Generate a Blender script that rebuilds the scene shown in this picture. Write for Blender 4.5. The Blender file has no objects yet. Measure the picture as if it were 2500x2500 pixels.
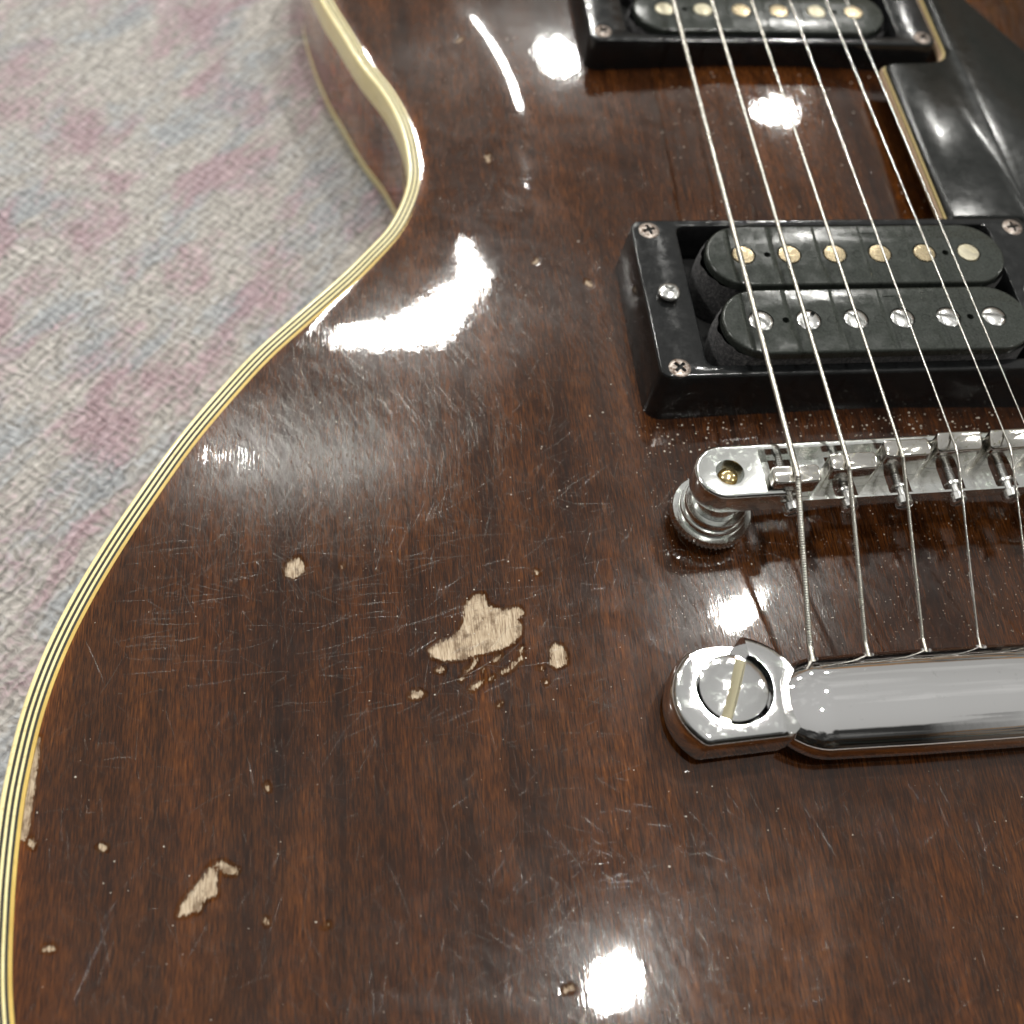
import bpy, bmesh, math, random
import numpy as np
from mathutils import Matrix, Vector

MM = 0.001
ZRUG = -47.8                        # guitar-axis height of the rug's pile; world z = 0 there
SC = bpy.context.scene
COL = SC.collection

# ---------------------------------------------------------------- camera
CAM_C = (-102.8548, -98.7195, 177.7140)
CAM_R = ((0.99062485, -0.10051706, 0.09251343), (-0.04131556, -0.86593514, -0.49844695), (0.13021305, 0.48995169, -0.86196978))
cam_data = bpy.data.cameras.new('camera')
cam = bpy.data.objects.new('camera', cam_data); COL.objects.link(cam)
rx, ry, rz = [Vector(r) for r in CAM_R]                     # right, down, forward
m = Matrix((rx, -ry, -rz)).transposed().to_4x4()
m.translation = Vector((CAM_C[0], CAM_C[1], CAM_C[2]-ZRUG))*MM
cam.matrix_world = m
cam_data.sensor_width = 36; cam_data.sensor_fit = 'HORIZONTAL'
cam_data.lens = 36*2679.99/2500
cam_data.clip_start = 0.005; cam_data.clip_end = 50
cam_data.dof.use_dof = True
cam_data.dof.focus_distance = 0.203
cam_data.dof.aperture_fstop = 13
SC.camera = cam

# ---------------------------------------------------------------- room light: soft grey surround, ceiling lamps
w = bpy.data.worlds.new('World'); SC.world = w; w.use_nodes = True
nt = w.node_tree; N = nt.nodes; L = nt.links
bg = N['Background']; bg.inputs['Strength'].default_value = 0.85
tc = N.new('ShaderNodeTexCoord'); sp = N.new('ShaderNodeSeparateXYZ'); L.new(tc.outputs['Generated'], sp.inputs[0])
rp = N.new('ShaderNodeValToRGB'); L.new(sp.outputs['Z'], rp.inputs[0])
e = rp.color_ramp.elements
e[0].position = 0.0; e[0].color = (.10, .095, .088, 1)
e[1].position = 0.97; e[1].color = (.56, .555, .53, 1)
for p_, c_ in ((.10, (.13, .125, .115)), (.30, (.20, .195, .18)), (.47, (.26, .255, .24)), (.50, (.42, .415, .39)), (.70, (.47, .465, .44))):
    q = e.new(p_); q.color = (*c_, 1)
# shelves and coloured things along the walls of the room
nz = N.new('ShaderNodeTexNoise'); nz.inputs['Scale'].default_value = 5.0; nz.inputs['Detail'].default_value = 4
sq = N.new('ShaderNodeMapping'); sq.inputs['Scale'].default_value = (1, 1, 2.6); L.new(tc.outputs['Generated'], sq.inputs['Vector']); L.new(sq.outputs['Vector'], nz.inputs['Vector'])
nr = N.new('ShaderNodeValToRGB'); L.new(nz.outputs['Fac'], nr.inputs[0]); nr.color_ramp.interpolation = 'CONSTANT'
nr.color_ramp.elements[0].position = 0; nr.color_ramp.elements[0].color = (.25, .24, .23, 1)
nr.color_ramp.elements[1].position = .66; nr.color_ramp.elements[1].color = (.55, .80, 1.0, 1)
for p_, c_ in ((.40, (.9, .88, .85)), (.47, (1.4, .85, .45)), (.52, (.45, .44, .42)), (.58, (1.2, 1.2, 1.15)), (.62, (.6, .7, .5))):
    q = nr.color_ramp.elements.new(p_); q.color = (*c_, 1)
wz = N.new('ShaderNodeMapRange'); L.new(sp.outputs['Z'], wz.inputs[0])
for i, v_ in enumerate((.47, .50, 1.0, 0.0)): wz.inputs[i+1].default_value = v_
mx = N.new('ShaderNodeMix'); mx.data_type = 'RGBA'; mx.blend_type = 'MULTIPLY'; L.new(wz.outputs[0], mx.inputs['Factor'])
L.new(rp.outputs[0], mx.inputs['A']); L.new(nr.outputs[0], mx.inputs['B'])
# the photographer's dark silhouette, painted into the surround for the chrome to reflect
mr = N.new('ShaderNodeMapRange'); L.new(sp.outputs['Y'], mr.inputs[0])
for i, v_ in enumerate((-.40, .05, .08, 1.0)): mr.inputs[i+1].default_value = v_
gz_ = N.new('ShaderNodeMapRange'); L.new(sp.outputs['Z'], gz_.inputs[0])
for i, v_ in enumerate((.70, .76, 0.0, 1.0)): gz_.inputs[i+1].default_value = v_
gx_ = N.new('ShaderNodeMapRange'); L.new(sp.outputs['X'], gx_.inputs[0])
for i, v_ in enumerate((.42, .56, 0.0, 1.0)): gx_.inputs[i+1].default_value = v_
wv = N.new('ShaderNodeTexNoise'); wv.inputs['Scale'].default_value = 6.0; wv.inputs['Detail'].default_value = 4; L.new(tc.outputs['Generated'], wv.inputs['Vector'])
def mth(op, a_, b_):
    q_ = N.new('ShaderNodeMath'); q_.operation = op
    for i, x_ in enumerate((a_, b_)):
        if isinstance(x_, float): q_.inputs[i].default_value = x_
        else: L.new(x_, q_.inputs[i])
    return q_.outputs[0]
zw = mth('ADD', sp.outputs['Z'], mth('MULTIPLY', mth('SUBTRACT', wv.outputs['Fac'], .5), .22)); L.new(zw, gz_.inputs[0])
cloth = mth('MULTIPLY', mth('MAXIMUM', mth('SUBTRACT', wv.outputs['Fac'], .50), 0.0), 1.2)
sh_ = mth('ADD', mth('MAXIMUM', mr.outputs[0], gx_.outputs[0]), cloth)
mm_ = N.new('ShaderNodeMath'); mm_.operation = 'MAXIMUM'; L.new(sh_, mm_.inputs[0]); L.new(gz_.outputs[0], mm_.inputs[1])
cc = N.new('ShaderNodeCombineColor')
for i in range(3): L.new(mm_.outputs[0], cc.inputs[i])
m2 = N.new('ShaderNodeMix'); m2.data_type = 'RGBA'; m2.blend_type = 'MULTIPLY'; m2.inputs['Factor'].default_value = 1.0
L.new(mx.outputs['Result'], m2.inputs['A']); L.new(cc.outputs[0], m2.inputs['B'])
L.new(m2.outputs['Result'], bg.inputs['Color'])

LAMP_H = 1900.0
LAMPS = [  # foot point on the guitar (mm), tilt (x/z, y/z), size and power
    ((-85, 58), (-0.212, 1.13), (.17, .11), 18), ((-50, 132), (0.16, 1.22), .12, 15), ((1, 117), (0.57, 1.14), .085, 12), ((-134, 29), (-0.368, 0.80), .085, 12),
    ((-32, -20), (0.285, 0.335), .095, 14), ((-67, -78), (0.107, -0.055), .07, 13), ((0, 0), (1.25, 0.55), .14, 9), ((0, 0), (1.05, -0.45), .14, 9),
    ((-60, 60), (-1.05, 0.20), .16, 24), ((-60, 60), (-0.95, 1.30), .16, 22)]
for (px, py), (tx, ty), s, pw in LAMPS:
    ld = bpy.data.lights.new('ceiling_lamp', 'AREA'); ld.shape = 'DISK' if not isinstance(s, tuple) else 'RECTANGLE'
    if isinstance(s, tuple): ld.size, ld.size_y = s
    else: ld.size = s
    ld.energy = pw
    ld.color = (1.0, 0.985, 0.93)
    lo = bpy.data.objects.new('ceiling_lamp', ld); COL.objects.link(lo)
    lo.location = ((px+tx*LAMP_H)*MM, (py+ty*LAMP_H)*MM, (LAMP_H-ZRUG)*MM)

SC.view_settings.view_transform = 'Standard'; SC.view_settings.look = 'None'
SC.view_settings.exposure = 0.0; SC.view_settings.gamma = 1.0
SC.cycles.max_bounces = 10; SC.cycles.transparent_max_bounces = 12
SC.cycles.use_denoising = True

# ---------------------------------------------------------------- body shape (millimetres, guitar axes)
# x across the strings (bass side negative), y towards the neck, z out of the top; bridge line at y = 0
OUTLINE_PTS = [(-30,272),(-52,268),(-78,259),(-100,244),(-113,225),(-116.3,204),(-114.3,187),(-109.8,169.1),(-105.0,156.1),(-100.3,143.7),(-94.5,131.7),(-91.0,120.2),(-89.8,109.0),(-90.2,101.5),(-92.4,93.7),(-95.9,86.2),(-101.1,79.2),(-107.0,71.9),(-116.4,61.5),(-125.4,51.3),(-133.6,40),
    (-140.7,29.1),(-147.4,16.9),(-153.2,5.5),(-158.0,-5.4),(-161.6,-15.7),(-164.0,-25.8),(-165.3,-36),(-165.8,-46),(-165.4,-60),
    (-163.8,-75),(-159.5,-92),(-151,-112),(-138,-131),(-120,-147),(-96,-160),(-66,-168),(-33,-171.5),(0,-172.5),
    (33,-171.5),(66,-168),(96,-160),(120,-147),(138,-131),(151,-112),(159.5,-92),(164,-72),(165.8,-46),(163,-22),(156,-1),
    (146,19),(132,42),(116,62),(101,80),(94,93),(93,104),(97,120),(106,142),(114,165),(117,186),(113,204),(101,214),(86,212),
    (72,203),(58,197),(45,199),(36,208),(31,222),(30,245)]

def catmull(pts, n=10, closed=True):
    P = np.asarray(pts, float); N = len(P); out = []
    for i in range(N if closed else N-1):
        if closed: a, b, c, d = P[i-1], P[i], P[(i+1) % N], P[(i+2) % N]
        else: a, b, c, d = P[max(i-1,0)], P[i], P[i+1], P[min(i+2,N-1)]
        for k in range(n):
            t = k/n
            out.append(0.5*((2*b)+(c-a)*t+(2*a-5*b+4*c-d)*t*t+(3*b-a-3*c+d)*t**3))
    if not closed: out.append(P[-1])
    return np.array(out)

OUT = catmull(OUTLINE_PTS, 9)                                   # counter-clockwise or not, fixed below
area = 0.5*np.sum(OUT[:,0]*np.roll(OUT[:,1],-1)-np.roll(OUT[:,0],-1)*OUT[:,1])
if area < 0: OUT = OUT[::-1]
_t = np.roll(OUT,-1,0)-np.roll(OUT,1,0); _t /= np.linalg.norm(_t,axis=1)[:,None]
INW = np.stack([-_t[:,1], _t[:,0]], 1)                          # inward normal of a counter-clockwise loop

ZE = -12.0                                                      # height of the binding plane
ZBACK = -47.5
GX = np.arange(-172, 173, 1.0); GY = np.arange(-180, 281, 1.0)

def edge_dist(X, Y):
    P = np.stack([X.ravel(), Y.ravel()], 1); A = OUT; B = np.roll(OUT,-1,0); D = B-A; L2 = (D*D).sum(1)
    best = np.full(len(P), 1e9); inside = np.zeros(len(P), bool)
    for a, b, d, l2 in zip(A, B, D, L2):
        t = np.clip(((P-a)@d)/l2, 0, 1); q = P-a-t[:,None]*d
        best = np.minimum(best, (q*q).sum(1))
        cr = ((a[1] > P[:,1]) != (b[1] > P[:,1]))
        xi = a[0]+(P[:,1]-a[1])*d[0]/(d[1] if d[1] else 1e-9)
        inside ^= cr & (P[:,0] < xi)
    r = np.sqrt(best); r[~inside] *= -1
    return r.reshape(X.shape)

def blur(a, n):
    for _ in range(n):
        p = np.pad(a, 1, mode='edge'); a = (p[:-2,1:-1]+p[2:,1:-1]+p[1:-1,:-2]+p[1:-1,2:]+2*p[1:-1,1:-1])/6
    return a

_gx, _gy = np.meshgrid(GX, GY)
DIST = edge_dist(_gx, _gy)

def top_height(D, X, Y):
    """carved top: flat rim, shallow recurve, swell, gentle arch"""
    zc = 0.5 - 0.00017*(Y-140)**2 - 0.00030*X**2
    g = 1+1.3*np.exp(-((Y-117.0)/np.where(Y < 117.0, 32.0, 75.0))**2)          # the waist swells sooner
    d = np.clip(D-3.6, 0, 200)*g
    lo, hi, k2 = 40.0, 40.0+26.0, 0.2
    t = np.clip((d-lo)/(hi-lo), 0, 1)
    h = np.minimum(d, lo)+(hi-lo)*(t-(1-k2)*(t**3-t**4/2))
    h = h+np.maximum(d-hi, 0)*k2/g                                       # slow rise to the centre
    s = h/(lo+(hi-lo)*(1-(1-k2)*.5)+(104-hi)*k2)
    return ZE + np.maximum(zc-ZE, 0.4)*np.clip(s, 0, 1.03)

ZGRID = blur(top_height(DIST, _gx, _gy), 7)

def zs(x, y):
    """height of the carved top at (x, y): bicubic-free, bilinear on the blurred grid"""
    x = np.asarray(x, float); y = np.asarray(y, float)
    fx = np.clip(x-GX[0], 0, len(GX)-1.001); fy = np.clip(y-GY[0], 0, len(GY)-1.001)
    i = fx.astype(int); j = fy.astype(int); u = fx-i; v = fy-j
    return (ZGRID[j,i]*(1-u)*(1-v)+ZGRID[j,i+1]*u*(1-v)+ZGRID[j+1,i]*(1-u)*v+ZGRID[j+1,i+1]*u*v)

# ---------------------------------------------------------------- materials
def new_mat(name):
    mt = bpy.data.materials.new(name); mt.use_nodes = True
    return mt, mt.node_tree, mt.node_tree.nodes['Principled BSDF']

def node(nt, kind, **kw):
    n = nt.nodes.new(kind)
    for k, v in kw.items():
        if k in n.inputs: n.inputs[k].default_value = v
        else: setattr(n, k, v)
    return n

def coords(nt, scale=(1, 1, 1), rotz=0.0):
    """object coordinates in millimetres, then rotated and scaled"""
    t = node(nt, 'ShaderNodeTexCoord'); mp = node(nt, 'ShaderNodeMapping')
    mp.inputs['Scale'].default_value = tuple(1000*s for s in scale)
    mp.vector_type = 'POINT'
    if rotz:
        m0 = node(nt, 'ShaderNodeMapping'); m0.inputs['Rotation'].default_value = (0, 0, rotz)
        nt.links.new(t.outputs['Object'], m0.inputs['Vector']); nt.links.new(m0.outputs['Vector'], mp.inputs['Vector'])
    else: nt.links.new(t.outputs['Object'], mp.inputs['Vector'])
    return mp.outputs['Vector']

def noise(nt, vec, scale=1.0, detail=3, rough=.55, dist=0.0):
    n = node(nt, 'ShaderNodeTexNoise', Scale=scale, Detail=detail, Roughness=rough, Distortion=dist)
    nt.links.new(vec, n.inputs['Vector']); return n.outputs['Fac']

def ramp(nt, fac, stops, interp='LINEAR'):
    r = node(nt, 'ShaderNodeValToRGB'); r.color_ramp.interpolation = interp
    e = r.color_ramp.elements
    e[0].position, e[0].color = stops[0][0], (*stops[0][1], 1)
    e[1].position, e[1].color = stops[-1][0], (*stops[-1][1], 1)
    for p, c in stops[1:-1]:
        q = e.new(p); q.color = (*c, 1)
    nt.links.new(fac, r.inputs[0]); return r.outputs[0]

def gray(a): return (a, a, a)

def mixc(nt, fac, a, b, mode='MIX'):
    m_ = node(nt, 'ShaderNodeMix', data_type='RGBA', blend_type=mode)
    for s, x in (('Factor', fac), ('A', a), ('B', b)):
        if isinstance(x, (int, float)): m_.inputs[s].default_value = x
        elif isinstance(x, tuple): m_.inputs[s].default_value = (*x, 1)
        else: nt.links.new(x, m_.inputs[s])
    return m_.outputs['Result']

def math_(nt, op, a, b=0.0, c=0.0):
    m_ = node(nt, 'ShaderNodeMath', operation=op)
    for i, x in enumerate((a, b, c)):
        if isinstance(x, (int, float)): m_.inputs[i].default_value = x
        else: nt.links.new(x, m_.inputs[i])
    return m_.outputs[0]

def maprange(nt, x, a, b, c=0.0, d=1.0):
    m_ = node(nt, 'ShaderNodeMapRange'); nt.links.new(x, m_.inputs[0])
    for i, v_ in enumerate((a, b, c, d)): m_.inputs[i+1].default_value = v_
    return m_.outputs[0]

def bump(nt, h, dist_mm, strength=1.0, prev=None):
    b = node(nt, 'ShaderNodeBump', Strength=strength, Distance=dist_mm*MM)
    nt.links.new(h, b.inputs['Height'])
    if prev is not None: nt.links.new(prev, b.inputs['Normal'])
    return b.outputs['Normal']

def simple(name, col, rough=.5, metal=0.0, spec=.5, coat=0.0):
    mt, nt, p = new_mat(name)
    p.inputs['Base Color'].default_value = (*col, 1); p.inputs['Roughness'].default_value = rough
    p.inputs['Metallic'].default_value = metal; p.inputs['Specular IOR Level'].default_value = spec
    p.inputs['Coat Weight'].default_value = coat
    return mt

def wood_finish(name, side=False):
    """walnut stained wood under a thin glossy lacquer; bare pale wood where the finish is chipped off"""
    mt, nt, p = new_mat(name); K = nt.links
    fib = noise(nt, coords(nt, (4.0, .30, .5) if not side else (1.2, 1.2, .12)), 1.0, 4, .65, .25)
    fib2 = noise(nt, coords(nt, (6.5, .40, .7) if not side else (3, 3, .3)), 1.0, 2, .5)
    band = noise(nt, coords(nt, (.13, .012, .1)), 1.0, 3, .6, .4)
    cloud = noise(nt, coords(nt, (.035, .022, .03)), 1.0, 3, .5)
    base = ramp(nt, fib, [(.26, (.0110, .0037, .0013)), (.42, (.036, .0120, .0033)), (.56, (.070, .0240, .0058)), (.76, (.145, .0530, .0120))])
    flk = ramp(nt, fib2, [(.28, gray(.62)), (.5, gray(.97)), (.72, gray(1.28))])
    base = mixc(nt, 1.0, base, flk, 'MULTIPLY')
    bnd = ramp(nt, band, [(.30, (.42, .38, .36)), (.5, (.85, .83, .82)), (.70, (1.30, 1.22, 1.10))])
    base = mixc(nt, 1.0, base, bnd, 'MULTIPLY')
    lng = noise(nt, coords(nt, (.9, .014, .3) if not side else (.5, .5, .05)), 1.0, 3, .6, .15)
    base = mixc(nt, 1.0, base, ramp(nt, lng, [(.30, (.66, .62, .60)), (.46, (.98, .97, .96)), (.70, (1.22, 1.16, 1.06))]), 'MULTIPLY')
    cl = ramp(nt, cloud, [(.30, (.58, .53, .50)), (.70, (1.22, 1.22, 1.16))])
    base = mixc(nt, 1.0, base, cl, 'MULTIPLY')
    if side: base = mixc(nt, 1.0, base, (4.6, 4.2, 4.6), 'MULTIPLY')  # side colour raised to carry the light reflected from the rug
    else:
        ew = node(nt, 'ShaderNodeAttribute', attribute_name='thin_stain')
        base = mixc(nt, 1.0, base, mixc(nt, ew.outputs['Fac'], (1.0, 1.0, 1.0), (3.4, 3.2, 2.6)), 'MULTIPLY')
    if not side:
        cd = node(nt, 'ShaderNodeAttribute', attribute_name='chip_depth'); tn = noise(nt, coords(nt, (1.6, .8, 1)), 1.0, 3, .65)
        thin = maprange(nt, math_(nt, 'ADD', cd.outputs['Fac'], math_(nt, 'MULTIPLY_ADD', tn, 1.8, -.9)), -.65, .15, 0, .6)
        base = mixc(nt, thin, base, (.085, .042, .018))
    K.new(base, p.inputs['Base Color'])
    p.inputs['Roughness'].default_value = .24
    p.inputs['Coat Weight'].default_value = 1.0; p.inputs['Coat IOR'].default_value = 1.52
    wear = noise(nt, coords(nt, (.05, .05, .05)), 1.0, 4, .6)
    K.new(maprange(nt, wear, .35, .7, .018, .05), p.inputs['Coat Roughness'])
    smear = noise(nt, coords(nt, (.09, .16, .1), .5), 1.0, 4, .65, .6)
    hz = maprange(nt, smear, .42, .72, .02, .09)
    if not side:
        ha = node(nt, 'ShaderNodeAttribute', attribute_name='wear_and_highlight_haze')
        hs = noise(nt, coords(nt, (2.4, .22, .5), -.35), 1.0, 3, .7)
        hz = math_(nt, 'ADD', hz, math_(nt, 'MULTIPLY', ha.outputs['Fac'], maprange(nt, hs, .36, .70, .15, 1.25)))
    K.new(hz, p.inputs['Specular IOR Level'])
    g1 = noise(nt, coords(nt, (2.2, .10, .5)), 1.0, 3, .6)
    g2 = noise(nt, coords(nt, (.10, .05, .1)), 1.0, 2, .5)
    g3 = noise(nt, coords(nt, (.55, .45, .5)), 1.0, 2, .5)
    n1 = bump(nt, g2, .07); n1 = bump(nt, g3, .006, 1.0, n1); n2 = bump(nt, g1, .0055, 1.0, n1)
    K.new(n2, p.inputs['Coat Normal'])
    K.new(bump(nt, fib, .03), p.inputs['Normal'])
    if not side:
        at = node(nt, 'ShaderNodeAttribute', attribute_name='chip_depth')
        jag = noise(nt, coords(nt, (3.2, .7, 1)), 1.0, 3, .6)
        j2 = noise(nt, coords(nt, (1.1, 1.1, 1)), 1.0, 2, .5)
        sd = math_(nt, 'ADD', at.outputs['Fac'], math_(nt, 'MULTIPLY_ADD', jag, 1.7, -.85))
        sd = math_(nt, 'ADD', sd, math_(nt, 'MULTIPLY_ADD', j2, .5, -.25))
        mask = maprange(nt, sd, -.04, .05)
        K.new(maprange(nt, at.outputs['Fac'], -.80, -.36, 1.0, 0.0), p.inputs['Coat Weight'])
        bare = node(nt, 'ShaderNodeBsdfPrincipled', Roughness=.8)
        bf = noise(nt, coords(nt, (4.2, .35, 1)), 1.0, 3, .6)
        bc = ramp(nt, bf, [(.32, (.20, .135, .085)), (.47, (.41, .315, .215)), (.66, (.58, .475, .35))])
        dirt = noise(nt, coords(nt, (.5, .4, .5)), 1.0, 3, .6)
        bc = mixc(nt, maprange(nt, dirt, .50, .66, 0, .80), bc, (.10, .055, .025))
        rim = maprange(nt, sd, .0, .30, .70, 0.0)
        bc = mixc(nt, rim, bc, (.13, .08, .04))  # shadow of the lacquer edge painted as a dark brown outline
        K.new(bc, bare.inputs['Base Color']); K.new(bump(nt, bf, .10), bare.inputs['Normal'])
        ms = node(nt, 'ShaderNodeMixShader'); K.new(mask, ms.inputs[0]); K.new(p.outputs[0], ms.inputs[1]); K.new(bare.outputs[0], ms.inputs[2])
        K.new(ms.outputs[0], nt.nodes['Material Output'].inputs['Surface'])
    return mt

def plastic(name, col, rough=(.10, .28), scr=.006, coatb=.0):
    """moulded plastic with handling marks"""
    mt, nt, p = new_mat(name); K = nt.links
    a = noise(nt, coords(nt, (.35, .35, .35)), 1.0, 5, .65)
    K.new(maprange(nt, a, .35, .68, rough[0], rough[1]), p.inputs['Roughness'])
    b = noise(nt, coords(nt, (2.5, 2.5, 2.5)), 1.0, 4, .7)
    c2 = ramp(nt, b, [(.3, tuple(x*.6 for x in col)), (.7, tuple(x*1.5+.004 for x in col))])
    K.new(c2, p.inputs['Base Color'])
    s1 = noise(nt, coords(nt, (3.0, .25, 1), .6), 1.0, 3, .7); s2 = noise(nt, coords(nt, (.25, 3.4, 1), .2), 1.0, 3, .7)
    w_ = noise(nt, coords(nt, (.25, .25, .25)), 1.0, 2, .5)
    n_ = bump(nt, w_, .05); n_ = bump(nt, s1, scr, 1.0, n_); n_ = bump(nt, s2, scr, 1.0, n_)
    K.new(n_, p.inputs['Normal'])
    return mt

def metal(name, col, rough=.08, tarnish=.5, tcol=(.32, .36, .31), pit=.006, scale=.7):
    """plated metal with dull oxidised patches"""
    mt, nt, p = new_mat(name); K = nt.links
    p.inputs['Metallic'].default_value = 1.0
    a = noise(nt, coords(nt, (scale,)*3), 1.0, 5, .68, .3)
    k = maprange(nt, a, .62-.22*tarnish, .74-.16*tarnish)
    K.new(mixc(nt, k, col, tcol), p.inputs['Base Color'])
    K.new(maprange(nt, k, 0, 1, rough, rough+.30*tarnish+.05), p.inputs['Roughness'])
    b = noise(nt, coords(nt, (3.0,)*3), 1.0, 4, .7)
    c = noise(nt, coords(nt, (.30,)*3), 1.0, 2, .5)
    K.new(bump(nt, b, pit, 1.0, bump(nt, c, .03 if tarnish else .012)), p.inputs['Normal'])
    return mt

M_TOP = wood_finish('lacquered_dark_wood')
M_SIDE = wood_finish('lacquered_dark_side_wood', True)

def celluloid(name, a, b):
    mt, nt, p = new_mat(name)
    n_ = noise(nt, coords(nt, (.09, .09, .09)), 1.0, 4, .65)
    gr = noise(nt, coords(nt, (.9, .9, .9)), 1.0, 5, .7)
    c_ = ramp(nt, n_, [(.30, a), (.68, b)])
    c_ = mixc(nt, maprange(nt, gr, .56, .74, 0, .55), c_, (.36, .24, .06))
    nt.links.new(c_, p.inputs['Base Color']); nt.links.new(bump(nt, gr, .02), p.inputs['Normal'])
    p.inputs['Roughness'].default_value = .28; p.inputs['Coat Weight'].default_value = .3; p.inputs['Coat Roughness'].default_value = .1
    p.inputs['Subsurface Weight'].default_value = .15; p.inputs['Subsurface Radius'].default_value = (.001, .0007, .0003); p.inputs['Subsurface Scale'].default_value = .6
    return mt

M_CREAM = celluloid('aged_cream_celluloid', (.82, .70, .34), (.90, .80, .46))
M_CREAM2 = celluloid('amber_cream_celluloid', (.56, .38, .09), (.72, .52, .15))
M_PURF = simple('black_purfling', (.012, .010, .004), .5)
M_RING = plastic('glossy_black_plastic', (.007, .0075, .008), (.06, .22), .004)
M_BOBBIN = plastic('worn_black_bobbin_plastic', (.026, .030, .026), (.09, .26), .006)
M_GUARD = plastic('black_pickguard_plastic', (.005, .006, .0055), (.15, .24), .002)
M_PLY_TAN = simple('tan_ply', (.42, .29, .19), .5)
M_PLY_CREAM = simple('cream_ply', (.56, .44, .20), .45)
M_PLY_BLACK = simple('black_ply', (.012, .011, .010), .4)
M_CHROME = metal('chrome_plating', (.90, .89, .90), .025, .0, (.80, .80, .80), .0012, .5)
M_LUG = metal('worn_chrome_end', (.86, .86, .86), .07, .38, (.74, .77, .74), .010, .45)
M_BRIDGE = metal('tarnished_chrome', (.80, .81, .79), .14, .40, (.56, .61, .55), .010, .55)
M_SADDLE = metal('nickel_saddle_metal', (.68, .66, .62), .10, .30, (.42, .40, .30), .008, 1.0)
M_NICKEL = metal('wound_nickel', (.62, .60, .545), .26, .06, (.60, .56, .46), .001, .6)
M_STEEL = metal('plain_steel', (.66, .64, .60), .20, .06, (.6, .6, .55), .0, .6)
M_SCREW = metal('rusty_nickel_screw', (.36, .32, .29), .38, .85, (.17, .125, .10), .02, 1.3)
M_BRIGHT = metal('bright_screw', (.80, .80, .79), .22, .22, (.55, .55, .50), .01, 1.4)
M_SLUG = metal('aged_brass_pole', (.52, .43, .28), .26, .60, (.30, .245, .16), .02, .7)
M_SLUGPALE = metal('pale_aged_pole', (.56, .52, .40), .34, .70, (.46, .42, .30), .012, .8)
M_SLOT = simple('slot_grime', (.33, .30, .20), .85)
M_DARK = simple('dark_cavity', (.006, .006, .006), .8)

def felt(name):
    mt, nt, p = new_mat(name); K = nt.links
    a = noise(nt, coords(nt, (1.6,)*3), 1.0, 6, .75)
    K.new(ramp(nt, a, [(.32, (.006, .006, .008)), (.50, (.040, .038, .042)), (.70, (.19, .18, .175))]), p.inputs['Base Color'])
    p.inputs['Roughness'].default_value = .95; p.inputs['Sheen Weight'].default_value = .15
    K.new(bump(nt, a, .5), p.inputs['Normal']); return mt
M_FELT = felt('dusty_black_felt')

def dust_mat():
    return simple('pale_dust', (.62, .58, .50), .8)
M_DUST = dust_mat()

def scratch_mat():
    mt, nt, p = new_mat('lacquer_scratch'); K = nt.links
    g = node(nt, 'ShaderNodeBsdfGlossy', Roughness=.16); g.inputs['Color'].default_value = (.22, .22, .21, 1)
    t = node(nt, 'ShaderNodeBsdfTransparent'); d = node(nt, 'ShaderNodeBsdfDiffuse'); d.inputs['Color'].default_value = (.34, .30, .25, 1)
    m1 = node(nt, 'ShaderNodeMixShader'); m1.inputs[0].default_value = .22; K.new(g.outputs[0], m1.inputs[1]); K.new(d.outputs[0], m1.inputs[2])
    m2 = node(nt, 'ShaderNodeMixShader')
    at = node(nt, 'ShaderNodeAttribute', attribute_name='strength')
    K.new(at.outputs['Fac'], m2.inputs[0]); K.new(t.outputs[0], m2.inputs[1]); K.new(m1.outputs[0], m2.inputs[2])
    K.new(m2.outputs[0], nt.nodes['Material Output'].inputs['Surface']); return mt
M_SCRATCH = scratch_mat()

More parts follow.
